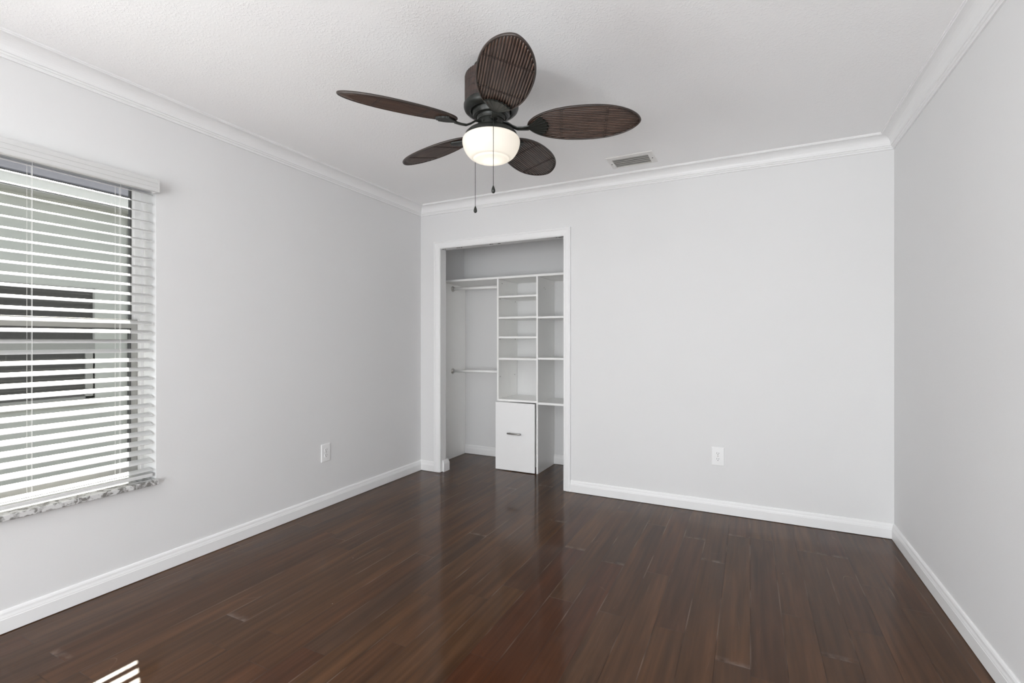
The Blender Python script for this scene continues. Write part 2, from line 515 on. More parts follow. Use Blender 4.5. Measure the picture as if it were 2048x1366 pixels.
# boards whose colour stands out: (column, y inside the board) -> (red, grey)
STAND_OUT = {(-6, 1.40): (0.1, 0.95), (-5, 1.5): (0.15, 0.25), (-7, 1.0): (0.75, 0.0), (-8, 1.1): (0.45, 0.1), (-9, 1.0): (0.4, 0.2), (-6, 1.0): (0.9, 0.0),
             (-3, 1.5): (0.05, 0.55), (-2, 1.9): (0.25, 0.45), (-1, 1.3): (1.0, 0.0), (0, 1.6): (1.0, 0.0), (1, 2.0): (0.95, 0.0), (-1, 2.0): (1.0, 0.0),
             (0, 2.5): (0.5, 0.2), (1, 2.9): (0.0, 0.9), (-10, 0.9): (0.2, 0.6), (-13, 1.5): (0.6, 0.2), (-15, 1.5): (0.1, 0.8), (-14, 1.2): (0.2, 0.85), (-4, 1.4): (0.55, 0.3)}
def build_floor():
    me_bm = bmesh.new()
    col = me_bm.loops.layers.color.new('tint')
    uvl = me_bm.loops.layers.uv.new('edge')
    rnd = random.Random(21)
    y_lo, y_hi = YF - 0.02, 4.38
    gap = 0.00055
    for k in range(-17, 16):
        x0 = PX0 + k * PW; x1 = x0 + PW
        if x1 < XL or x0 > XR + 0.02:
            continue
        cuts = sorted(SEAMS.get(k, []))
        ys = list(cuts) if cuts else [rnd.uniform(0.2, 3.6)]
        while ys[0] > y_lo + 0.5:
            ys.insert(0, ys[0] - rnd.uniform(0.95, 1.35))
        while ys[-1] < y_hi - 0.5:
            ys.append(ys[-1] + rnd.uniform(0.95, 1.35))
        if ys[0] > y_lo: ys.insert(0, y_lo)
        else: ys[0] = y_lo
        if ys[-1] < y_hi: ys.append(y_hi)
        else: ys[-1] = y_hi
        for a, b in zip(ys[:-1], ys[1:]):
            red = max(0, min(1, rnd.gauss(0.33, 0.22))); gry = max(0, min(1, rnd.gauss(0.25, 0.20)))
            for (kk, yy), (rd, gy) in STAND_OUT.items():
                if kk == k and a < yy < b:
                    red, gry = rd * 0.85, gy * 0.7
            blue = rnd.random()
            X0, X1, Y0, Y1 = x0 + gap, x1 - gap, a + gap, b - gap
            m = 0.004
            me_ = 0.035      # reach of the worn zone at the near board end
            # split into a border and a middle so edge distance is available as uv
            xs = [X0, X0 + m, X1 - m, X1]; yv = [Y0, Y0 + me_, Y1 - m, Y1]
            grid = [[me_bm.verts.new((x, y, 0.0)) for j, y in enumerate(yv)] for i, x in enumerate(xs)]
            for i in range(3):
                for j in range(3):
                    f = me_bm.faces.new((grid[i][j], grid[i + 1][j], grid[i + 1][j + 1], grid[i][j + 1]))
                    for lp in f.loops:
                        lp[col] = (red, gry, blue, 1)
                        v = lp.vert.co
                        lp[uvl].uv = (min(v.x - X0, X1 - v.x, m), min(v.y - Y0, me_))
    box(me_bm, -2.96, XR + 0.12, YF - 0.15, 4.48, -0.12, -0.0015, mi=1)
    o = link('floor', me_bm, [M['floor'], M['subfloor']])
    return structure(o, 'glossy dark reddish brown hardwood plank floor')
build_floor()

# ------------------------------------------------------------------ walls, ceiling
bm = bmesh.new()
box(bm, -2.95, XR + 0.12, YF - 0.15, 4.48, H, H + 0.12)
structure(link('ceiling', bm, M['ceiling']), 'white textured ceiling')

bm = bmesh.new()
box(bm, -2.95, XL, YF - 0.15, SY0, 0, H)
box(bm, -2.95, XL, SY1, WY0, 0, H)
box(bm, -2.95, XL, SY0, SY1, 0, SZ0)
box(bm, -2.95, XL, SY0, SY1, SZ1, H)
box(bm, -2.95, XL, WY1, 4.48, 0, H)
box(bm, -2.95, XL, WY0, WY1, 0, WZ0)
box(bm, -2.80, XL, WY0, WY1, WZ1 + 0.035, H)
box(bm, -2.95, -2.80, WY0, WY1, 2.12, H)
structure(link('wall_left', bm, M['wall']), 'white wall with the window')

bm = bmesh.new()
box(bm, XL, OPX0 - 0.018, YB, 3.692, 0, H)
box(bm, OPX1 + 0.018, XR, YB, 3.692, 0, H)
box(bm, OPX0 - 0.018, OPX1 + 0.018, YB, 3.692, OPZ + 0.018, H)
structure(link('wall_back', bm, M['wall']), 'white wall with the closet opening')

bm = bmesh.new()
box(bm, XR, XR + 0.12, YF - 0.15, 4.48, 0, H)
structure(link('wall_right', bm, M['wall']), 'plain white wall on the right')

bm = bmesh.new()
fx0, fx1, fz0, fz1 = -1.45, 0.75, 0.02, 2.10  # out-of-view opening added so the front fill reaches the room
box(bm, XL, fx0, YF - 0.12, YF, 0, H)
box(bm, fx1, XR, YF - 0.12, YF, 0, H)
box(bm, fx0, fx1, YF - 0.12, YF, 0, fz0)
box(bm, fx0, fx1, YF - 0.12, YF, fz1, H)
structure(link('wall_front', bm, M['wall']), 'white wall behind the viewer')

bm = bmesh.new()
box(bm, XL, XR, CB, CB + 0.11, 0, H)
structure(link('wall_closet_back', bm, M['wall']), 'back wall of the closet')
bm = bmesh.new()
box(bm, -1.0, -0.9, 3.692, CB, 0, H)
structure(link('wall_closet_right', bm, M['wall']), 'right wall of the closet')

# crown moulding
def crown_prof():
    p = [(0, 0), (0.081, 0), (0.081, -0.007), (0.077, -0.0075), (0.075, -0.012)]
    for i in range(9):                                     # concave cove
        t = i / 8 * pi / 2
        p.append((0.072 - 0.050 * sin(t), -0.062 + 0.050 * cos(t) - 0.0))
    p += [(0.0215, -0.066), (0.0165, -0.0675), (0.0175, -0.071), (0.0155, -0.0755), (0.0105, -0.077),
          (0.0105, -0.080), (0.0085, -0.0835), (0.0085, -0.088), (0, -0.088)]
    return p
cp = [(a, z + H) for a, z in crown_prof()]
molding('trim_1', (XL, YF, 0), (XL, YB, 0), (1, 0, 0), cp, 1, 1, M['trim'])['label'] = 'white crown moulding on the window wall'
molding('trim_2', (XL, YB, 0), (XR, YB, 0), (0, -1, 0), cp, 1, 1, M['trim'])['label'] = 'white crown moulding on the closet wall'
molding('trim_3', (XR, YB, 0), (XR, YF, 0), (-1, 0, 0), cp, 1, 1, M['trim'])['label'] = 'white crown moulding on the right wall'

# baseboards
bp_ = [(0, 0.003), (0.015, 0.003), (0.015, 0.058), (0.0135, 0.061), (0.0135, 0.064), (0.0105, 0.074), (0.0095, 0.083), (0.0065, 0.090), (0.003, 0.0925), (0, 0.0925)]
molding('baseboard_left', (XL, YF, 0), (XL, YB, 0), (1, 0, 0), bp_, 1, 1, M['trim'])
molding('baseboard_right', (XR, YB, 0), (XR, YF, 0), (-1, 0, 0), bp_, 1, 1, M['trim'])
molding('baseboard_back', (OPX1 + 0.0585, YB, 0), (XR, YB, 0), (0, -1, 0), bp_, 0, 1, M['trim'])
molding('baseboard_back_corner', (XL, YB, 0), (OPX0 - 0.0645, YB, 0), (0, -1, 0), bp_, 1, 0, M['trim'])
molding('baseboard_closet_back', (XL + 0.016, CB, 0), (-1.0, CB, 0), (0, -1, 0), bp_, 0, 0, M['trim'])
# the short return on the left closet jamb
bm = bmesh.new()
prof = [(0, 0.0), (0.016, 0.0), (0.016, 0.072), (0.0145, 0.078), (0.010, 0.093), (0.004, 0.104), (0, 0.106)]
r0 = [Vector((OPX0 + a, 3.640 + 0.0, z)) for a, z in prof]
r1 = [Vector((OPX0 + a, 3.716 + a * 0.9, z)) for a, z in prof]
loft(bm, [r0, r1])
box(bm, OPX0 - 0.07, OPX0, 3.7155, 3.7305, 0, 0.09, bev=0.002)
structure(link('baseboard_closet_jamb', bm, M['trim']))

# closet door casing with mitred corners, and jambs
def casing_prof():
    return [(0.0, 0.0), (0.0, 0.010), (0.004, 0.0125), (0.010, 0.0115), (0.016, 0.0135), (0.034, 0.0155), (0.044, 0.0160), (0.050, 0.0130), (0.053, 0.0165), (0.060, 0.0170), (0.062, 0.0150), (0.062, 0.0)]
bm = bmesh.new()
cpf = casing_prof()
XA, XB_, ZT = OPX0 - 0.003, OPX1 + 0.003, OPZ + 0.003
kr = 0.057 / 0.062
rings = [[Vector((XA - w, YB - t, 0.003)) for w, t in cpf],
         [Vector((XA - w, YB - t, ZT + w)) for w, t in cpf],
         [Vector((XB_ + w * kr, YB - t, ZT + w)) for w, t in cpf],
         [Vector((XB_ + w * kr, YB - t, 0.003)) for w, t in cpf]]
loft(bm, rings)
box(bm, OPX0 - 0.018, OPX0, YB - 0.006, 3.694, 0.003, OPZ, bev=0.001)
box(bm, OPX1, OPX1 + 0.018, YB - 0.006, 3.694, 0.003, OPZ, bev=0.001)
box(bm, OPX0 - 0.018, OPX1 + 0.018, YB - 0.006, 3.694, OPZ, OPZ + 0.018, bev=0.001)
casing = structure(link('trim_4', bm, M['trim']), 'white casing around the closet opening')
bm = bmesh.new()
for (x, w) in ((-2.497, .018), (-2.475, .010), (-2.345, .010), (-2.325, .014), (-2.30, .012), (-2.005, .018), (-1.985, .008), (-1.92, .024), (-1.395, .012), (-1.355, .045)):
    box(bm, x - w / 2, x + w / 2, 3.622, 3.632, OPZ - 0.0025, OPZ + 0.002)
link('track_hole', bm, M['screw_hole'], casing)

# ------------------------------------------------------------------ closet organiser
org = empty('closet_organizer', (-1.9, 3.955, 0))
tag(org, 'white built-in closet shelving with two rods and open cubbies', 'closet organizer')
def part(name, mat, boxes, bev=0.0012, parent=org, smooth=False):
    b_ = bmesh.new()
    for q in boxes:
        box(b_, *q, bev=bev)
    o = link(name, b_, mat, None, smooth)
    o.parent = parent
    o.matrix_parent_inverse = Matrix.Translation(-Vector(parent.location))
    return o
YFR = 3.955
part('side_panel', M['melamine'], [(XL + 0.001, XL + 0.0165, YFR + 0.01, CB - 0.001, 0.0, 1.777)])
part('divider_panel', M['melamine'], [(-2.1175, -2.1005, YFR, CB - 0.005, 0.64, 1.777)])
part('divider_panel', M['melamine'], [(-1.7165, -1.6995, YFR, CB - 0.005, 0.0, 1.777)])
part('top_shelf', M['melamine'], [(XL + 0.001, -1.002, YFR, CB - 0.001, 1.778, 1.798)])
for (z0, z1) in ((1.600, 1.617), (1.404, 1.422), (1.221, 1.239), (1.021, 1.039), (0.636, 0.656)):
    part('shelf', M['melamine'], [(-2.100, -1.717, YFR + 0.004, CB - 0.003, z0, z1)])
for (z0, z1) in ((1.399, 1.417), (1.029, 1.047), (0.624, 0.645)):
    part('shelf', M['melamine'], [(-1.699, -1.002, YFR + 0.004, CB - 0.003, z0, z1)])
# little peg holes left over on the dividers
def hole(x0, x1, y, z, r):
    b_ = bmesh.new()
    box(b_, x0, x1, y - r, y + r, z - r, z + r)
    o = link('peg_hole', b_, M['screw_hole'])
    o.parent = org
    o.matrix_parent_inverse = Matrix.Translation(-Vector(org.location))
for (y, z) in ((4.028, 1.742), (3.985, 1.592), (4.315, 1.590), (4.315, 1.215), (3.985, 1.214), (4.315, 1.012), (3.99, 0.862), (4.30, 0.862)):
    hole(-2.1006, -2.0998, y, z, 0.004)
for (y, z) in ((4.10, 1.69), (4.13, 1.68), (4.02, 1.025), (4.02, 1.395)):
    hole(-1.6996, -1.6988, y, z, 0.003)

# pull-out hamper drawer
hd = part('drawer', M['drawer_white'], [(-2.1215, -1.7235, 3.934, 3.952, 0.006, 0.629)], bev=0.0015)
bx_ = part('drawer_box', M['melamine'], [(-2.095, -1.735, 3.9525, 4.30, 0.05, 0.57)], bev=0.001)
def sub(o, parent):
    o.parent = parent
    o.matrix_parent_inverse = parent.matrix_parent_inverse.copy() if parent.parent else Matrix.Identity(4)
    return o
bm = bmesh.new()
zc = 0.348
tube(bm, [(-1.990, 3.912, zc), (-1.986, 3.911, zc), (-1.857, 3.911, zc), (-1.853, 3.912, zc)], [0.0055, 0.0075, 0.0075, 0.0055], seg=12)
tube(bm, [(-1.972, 3.934, zc), (-1.972, 3.911, zc)], 0.0055, seg=10)
tube(bm, [(-1.871, 3.934, zc), (-1.871, 3.911, zc)], 0.0055, seg=10)
hn = link('handle', bm, M['chrome'], hd, smooth=True)
hn['label'] = 'brushed steel bar handle'
hn.matrix_parent_inverse = (Matrix.Translation(Vector(org.location)) @ Matrix.Translation(-Vector(org.location)))

# clothes rods
def rod(z0, z1, y, label):
    b_ = bmesh.new()
    tube(b_, [(XL + 0.018, y, z0), (-2.1176, y, z1)], 0.0138, seg=20)
    o = link('clothes_rod', b_, M['melamine'], None, True)
    o.parent = org; o.matrix_parent_inverse = Matrix.Translation(-Vector(org.location))
    b_ = bmesh.new()
    xs = XL + 0.0165
    # cup shaped wall flange around the rod end
    prof = [(0.030, 0.0), (0.030, 0.002), (0.024, 0.004), (0.0185, 0.006), (0.0180, 0.016), (0.0150, 0.016), (0.0150, 0.004)]
    rings = [[Vector((xs + d, y + r * cos(2 * pi * k / 24), z0 + r * sin(2 * pi * k / 24))) for k in range(24)] for r, d in prof]
    loft(b_, rings, caps=False)
    for sgn in (-1, 1):
        tube(b_, [(xs + 0.002, y, z0 + sgn * 0.0235), (xs + 0.006, y, z0 + sgn * 0.0235)], 0.004, seg=8)
    s = link('rod_socket', b_, M['socket'], o, True)
    s['label'] = 'metal rod socket'
    return o
rod(1.729, 1.722, 4.122, 'upper')
rod(0.890, 0.898, 4.120, 'lower')

# ------------------------------------------------------------------ outlets
def outlet(name, label, origin, axis):
    """axis 'y' : on the back wall facing -Y ; 'x' : on the left wall facing +X"""
    root = empty(name, origin)
    tag(root, label, 'outlet', 'wall outlets')
    if axis == 'y':
        rot = Matrix.Identity(4)
    else:
        rot = Matrix.Rotation(pi / 2, 4, 'Z')     # local -Y -> +X
    def put(nm, b_, mat, parent, smooth=False):
        b_.transform(rot)
        return link(nm, b_, mat, parent, smooth)
    # cover plate: bevelled frustum with local face to -Y
    W, Hh, T = 0.040, 0.0635, 0.0065
    b_ = bmesh.new()
    rings = []
    for (ins, t) in ((0, 0), (0, 0.0035), (0.0022, 0.0058), (0.0045, 0.0065)):
        rings.append([Vector((sx * (W - ins), -t, sz * (Hh - ins))) for sx, sz in ((-1, -1), (1, -1), (1, 1), (-1, 1))])
    loft(b_, rings)
    pl = put('cover_plate', b_, M['plastic'], root)
    for zc_ in (0.0195, -0.0195):
        b_ = bmesh.new()
        pts = []
        for i in range(28):
            a = 2 * pi * i / 28
            x = 0.0172 * cos(a); z = 0.0172 * sin(a)
            z = max(-0.0140, min(0.0140, z))
            pts.append((x, z))
        loft(b_, [[Vector((x, -0.006, zc_ + z)) for x, z in pts], [Vector((x, -0.0083, zc_ + z)) for x, z in pts], [Vector((x * .95, -0.0088, zc_ + z * .95)) for x, z in pts]])
        rc = put('receptacle', b_, M['plastic'], root)
        b_ = bmesh.new()
        for xo, hh in ((-0.0063, 0.0042), (0.0063, 0.0036)):
            box(b_, xo - 0.0012, xo + 0.0012, -0.0090, -0.0086, zc_ + 0.004 - hh, zc_ + 0.004 + hh)
        tube(b_, [(0, -0.0090, zc_ - 0.0075), (0, -0.0086, zc_ - 0.0075)], 0.0027, seg=10)
        put('slot', b_, M['dark'], rc)
    b_ = bmesh.new()
    tube(b_, [(0, -0.0062, 0), (0, -0.0074, 0)], 0.003, seg=12)
    put('screw', b_, M['chrome'], root, True)
    return root
outlet('wall_outlet', 'white duplex wall outlet low on the closet wall, right of the opening', (-0.193, YB, 0.395), 'y')
outlet('wall_outlet', 'white duplex wall outlet low on the window wall, near the corner', (XL, 2.492, 0.391), 'x')

# ------------------------------------------------------------------ ceiling vent
vent = empty('ceiling_vent', (-0.722, 3.308, H))
tag(vent, 'rectangular white ceiling air vent with dusty grey louvres', 'vent')
def vpart(nm, b_, mat, parent=vent):
    o = link(nm, b_, mat)
    o.parent = parent
    o.matrix_parent_inverse = Matrix.Translation(-Vector(vent.location)) if parent is vent else Matrix.Identity(4)
    return o
vx0, vx1, vy0, vy1 = -0.877, -0.567, 3.202, 3.414
ix0, ix1, iy0, iy1 = -0.843, -0.602, 3.240, 3.394
bm = bmesh.new()
rings = []
for (x0, x1, y0, y1, z) in ((vx0, vx1, vy0, vy1, H), (vx0, vx1, vy0, vy1, H - 0.003), (vx0 + .004, vx1 - .004, vy0 + .004, vy1 - .004, H - 0.0065),
                            (ix0 - .003, ix1 + .003, iy0 - .003, iy1 + .003, H - 0.0085), (ix0, ix1, iy0, iy1, H - 0.0085), (ix0, ix1, iy0, iy1, H - 0.0005)):
    rings.append([Vector((x0, y0, z)), Vector((x1, y0, z)), Vector((x1, y1, z)), Vector((x0, y1, z))])
loft(bm, rings, caps=False)
vf = vpart('frame', bm, M['vent'])
bm = bmesh.new()
box(bm, ix0, ix1, iy0, iy1, H - 0.0012, H - 0.0006)
vpart('backing', bm, M['duct'])
ns = 5
for i in range(ns):
    bm = bmesh.new()
    yc = iy0 + (i + 0.5) * (iy1 - iy0) / ns
    ang = radians(6)
    w = 0.0112
    for (t0, t1) in ((-0.0004, 0.0004),):
        dy, dz = w * cos(ang), w * sin(ang) * 0.42
        b0 = [Vector((ix0 + .001, yc - dy, H - 0.0058 - dz + t0)), Vector((ix0 + .001, yc + dy, H - 0.0058 + dz + t0)), Vector((ix0 + .001, yc + dy, H - 0.0058 + dz + t1)), Vector((ix0 + .001, yc - dy, H - 0.0058 - dz + t1))]
        b1 = [v + Vector((ix1 - ix0 - .002, 0, 0)) for v in b0]
        loft(bm, [b0, b1])
    vpart('louvre', bm, M['vent_slat'])
for x in (vx0 + 0.017, vx1 - 0.017):
    bm = bmesh.new()
    tube(bm, [(x, 3.315, H - 0.0065), (x, 3.315, H - 0.0095)], 0.004, seg=10)
    vpart('screw', bm, M['screw_hole'])
bm = bmesh.new()
tube(bm, [(ix0 - 0.012, 3.36, H - 0.006), (ix0 - 0.012, 3.36, H - 0.024)], 0.0022, seg=8)
vpart('lever', bm, M['vent'])

# ------------------------------------------------------------------ window
win = empty('window_1', (XL - 0.15, (WY0 + WY1) / 2, WZ0))
structure(win, 'single-hung window with white frame in the left wall')
def wpart(nm, b_, mat, parent=win):
    o = link(nm, b_, mat)
    o.parent = parent
    if parent is win:
        o.matrix_parent_inverse = Matrix.Translation(-Vector(win.location))
    return o
FX0, FX1 = -2.950, -2.850      # frame depth
bm = bmesh.new()
box(bm, FX0, FX1, WY1 - 0.014, WY1, WZ0 + .024, 2.12, bev=.001)
box(bm, FX0, FX1, WY0, WY0 + 0.014, WZ0 + .024, 2.12, bev=.001)
box(bm, FX0, FX1, WY0 + .014, WY1 - .014, 2.095, 2.12, bev=.001)
box(bm, FX0, FX1, WY0 + .014, WY1 - .014, WZ0 + .024, 0.512, bev=.001)
box(bm, FX0 + .02, FX0 + .038, WY1 - 0.022, WY1 - .013, 0.512, 2.095, bev=.001)
box(bm, FX0 + .02, FX0 + .038, WY0 + .013, WY0 + 0.022, 0.512, 2.095, bev=.001)
fro = wpart('window_frame', bm, M['frame'])
def sash(nm, x0, x1, z0, z1, st, rt, rb):
    b_ = bmesh.new()
    ya, yb = WY0 + .015, WY1 - .015
    box(b_, x0, x1, yb - st, yb, z0, z1, bev=.001)
    box(b_, x0, x1, ya, ya + st, z0, z1, bev=.001)
    box(b_, x0, x1, ya + st, yb - st, z1 - rt, z1, bev=.001)
    box(b_, x0, x1, ya + st, yb - st, z0, z0 + rb, bev=.001)
    s = wpart(nm, b_, M['sash'])
    xm = (x0 + x1) / 2
    b_ = bmesh.new()
    g = .004
    box(b_, x0 + .002, x1 + .0012, yb - st - g, yb - st, z0 + rb, z1 - rt)
    box(b_, x0 + .002, x1 + .0012, ya + st, ya + st + g, z0 + rb, z1 - rt)
    box(b_, x0 + .002, x1 + .0012, ya + st, yb - st, z1 - rt - g, z1 - rt)
    box(b_, x0 + .002, x1 + .0012, ya + st, yb - st, z0 + rb, z0 + rb + g)
    gk = link('gasket', b_, M['gasket'], s)
    b_ = bmesh.new()
    vs = [b_.verts.new(p) for p in ((xm, ya + st, z0 + rb), (xm, yb - st, z0 + rb), (xm, yb - st, z1 - rt), (xm, ya + st, z1 - rt))]
    b_.faces.new(vs)
    pn = link('pane', b_, M['glass'], s)
    return s
sash('upper_sash', -2.940, -2.918, 1.262, 2.094, 0.010, 0.030, 0.042)
sash('lower_sash', -2.905, -2.878, 0.512, 1.306, 0.030, 0.046, 0.032)

bm = bmesh.new()
box(bm, -2.862, -2.700, WY0 + 0.004, WY1 - 0.004, WZ0, WZ0 + 0.024, bev=0.002)
wpart('window_sill', bm, M['marble'])['label'] = 'grey veined marble sill'

# ------------------------------------------------------------------ blind
bl = empty('window_blind', (-2.72, (WY0 + WY1) / 2, WZ0 + .03))
tag(bl, 'white horizontal slat blind with valance, open, hanging over the window', 'blind')
def bpart(nm, b_, mat, parent=bl, smooth=False):
    o = link(nm, b_, mat, None, smooth)
    o.parent = parent
    o.matrix_parent_inverse = Matrix.Translation(-Vector(bl.location))
    return o
# valance with routed grooves
vp = [(-2.692, 1.947), (-2.680, 1.947), (-2.678, 1.951), (-2.678, 1.963), (-2.6795, 1.9645), (-2.6795, 1.967), (-2.678, 1.9685), (-2.678, 1.985),
      (-2.6795, 1.9865), (-2.6795, 1.989), (-2.678, 1.9905), (-2.678, 2.006), (-2.681, 2.0105), (-2.692, 2.0105)]
bm = bmesh.new()
y0, y1 = WY0 + 0.004, WY1 - 0.0215
loft(bm, [[Vector((x, y, z)) for x, z in vp] for y in (y0, y1)])
box(bm, XL + .001, -2.678, y1 - 0.0002, y1 + 0.0115, 1.947, 2.0105, bev=.0015)
box(bm, XL + .001, -2.678, y0 - 0.0115, y0 + 0.0002, 1.947, 2.0105, bev=.0015)
bpart('valance', bm, M['slat'])
bm = bmesh.new()
box(bm, -2.783, -2.737, WY0 + .010, WY1 - .010, 1.957, 1.995, bev=.002)
bpart('headrail', bm, M['frame'])
# slats: shallow crowned, tipped so the room edge is lower
TILT = radians(17.5)
bm = bmesh.new()
ZS = []
k = 15
zs = [1.1935 + 0.047 * q for q in range(-14, 17)]
for z in zs:
    ang = TILT if z > 0.55 else radians(6)
    n_ = 6
    top, bot = [], []
    for i in range(n_ + 1):
        s = -1 + 2 * i / n_
        crown = 0.0020 * (1 - s * s)
        x = s * 0.025; zz = crown
        X = x * cos(ang) + zz * sin(ang)
        Z = -x * sin(ang) + zz * cos(ang)
        top.append((X, Z + 0.0015)); bot.append((X, Z - 0.0015))
    pr = top + bot[::-1]
    ys_ = (WY0 + .012, WY1 - .013)
    loft(bm, [[Vector((-2.760 + x, y, z + zq)) for x, zq in pr] for y in ys_])
bpart('slats', bm, M['slat'])
bm = bmesh.new()
box(bm, -2.786, -2.735, WY0 + .012, WY1 - .013, 0.501, 0.518, bev=.003)
bpart('bottom_rail', bm, M['slat'])
LAD = [1.238, 0.918, 0.558, 0.198]
for yl in LAD:
    bm = bmesh.new()
    for xx in (-2.7345, -2.7855):
        tube(bm, [(xx, yl, 0.515), (xx, yl, 1.960)], 0.0007, seg=5)
    for z in zs:
        tube(bm, [(-2.7345, yl, z - 0.0098), (-2.7855, yl, z + 0.0060)], 0.0006, seg=4)
    bpart('ladder_cord', bm, M['cord'])
    bm = bmesh.new()
    pts = []
    zq = 0.505
    while zq < 1.958:
        pts.append((-2.7600 + 0.0012 * sin(zq * 71), yl + 0.006, zq)); zq += 0.03
    tube(bm, pts, 0.0007, seg=5)
    bpart('lift_cord', bm, M['cord'])

# ------------------------------------------------------------------ ceiling fan
FC = Vector((-1.052, 1.910, 0))
fan = empty('ceiling_fan', (FC.x, FC.y, H))
tag(fan, 'dark bronze ceiling fan with five woven rattan blades and lit bowl light', 'ceiling fan')
def fpart(nm, b_, mat, parent=fan, smooth=True):
    """mesh given in coordinates centred on the fan axis with true heights"""
    b_.transform(Matrix.Translation((0, 0, -H)))
    return link(nm, b_, mat, parent, smooth)
def auto(o, deg=35):
    for p in o.data.polygons:
        p.use_smooth = True
    try:
        o.data.set_sharp_from_angle(angle=radians(deg))
    except Exception:
        pass
    return o
bm = bmesh.new()
lathe(bm, [(0, H - .0005), (.080, H - .0005), (.080, H - .012), (.076, H - .030), (.066, H - .040), (.05, H - .044), (0, H - .044)], 48)
auto(fpart('canopy', bm, M['bronze']))
# drum wrapped in vertical rattan
bm = bmesh.new()
seg = 288
def rib(k): return 0.0022 * abs(sin(pi * k / 6 + 0.3))
rings = []
for (r, z) in ((.060, 2.404), (.108, 2.404), (.117, 2.399), (.121, 2.389), (.121, 2.352), (.1195, 2.350), (.121, 2.348), (.121, 2.318), (.1195, 2.316), (.121, 2.314), (.121, 2.268)):
    rings.append([Vector(((r - rib(k)) * cos(2 * pi * k / seg), (r - rib(k)) * sin(2 * pi * k / seg), z)) for k in range(seg)])
loft(bm, rings)
auto(fpart('motor_drum', bm, M['rattan_drum']))
bm = bmesh.new()
lathe(bm, [(.05, 2.270), (.1215, 2.270), (.1245, 2.266), (.1245, 2.254), (.121, 2.244), (.112, 2.235), (.100, 2.231), (.092, 2.234), (.088, 2.240), (.086, 2.236), (.0855, 2.224), (.080, 2.214), (.070, 2.210), (.066, 2.212),
           (.064, 2.206), (.0625, 2.200), (.0625, 2.194), (.05, 2.192)], 64)
auto(fpart('motor_housing', bm, M['bronze']))
bm = bmesh.new()
lathe(bm, [(.03, 2.200), (.058, 2.196), (.060, 2.192), (.060, 2.160), (.066, 2.157), (.085, 2.153), (.105, 2.145), (.1165, 2.134), (.1205, 2.122), (.1205, 2.115), (.117, 2.112), (.10, 2.113)], 64)
for a in (20, 140, 262, 322):
    t = radians(a)
    tube(bm, [(.058 * cos(t), .058 * sin(t), 2.176), (.064 * cos(t), .064 * sin(t), 2.176)], 0.006, seg=10)
auto(fpart('light_fitter', bm, M['bronze']))
bm = bmesh.new()
gp = [(.1165, 2.120), (.1255, 2.115), (.1300, 2.108), (.1312, 2.100), (.1305, 2.090), (.1275, 2.077), (.1220, 2.063), (.1140, 2.049), (.1045, 2.0375), (.0945, 2.0290),
      (.0860, 2.0237), (.0830, 2.0243), (.0808, 2.0235), (.0790, 2.0205), (.0700, 2.0168), (.055, 2.0137), (.038, 2.0118), (.018, 2.0107), (0, 2.0104)]
lathe(bm, gp, 64)
gl = fpart('light_bowl', bm, M['globe'])
gl['label'] = 'lit cream white glass bowl'

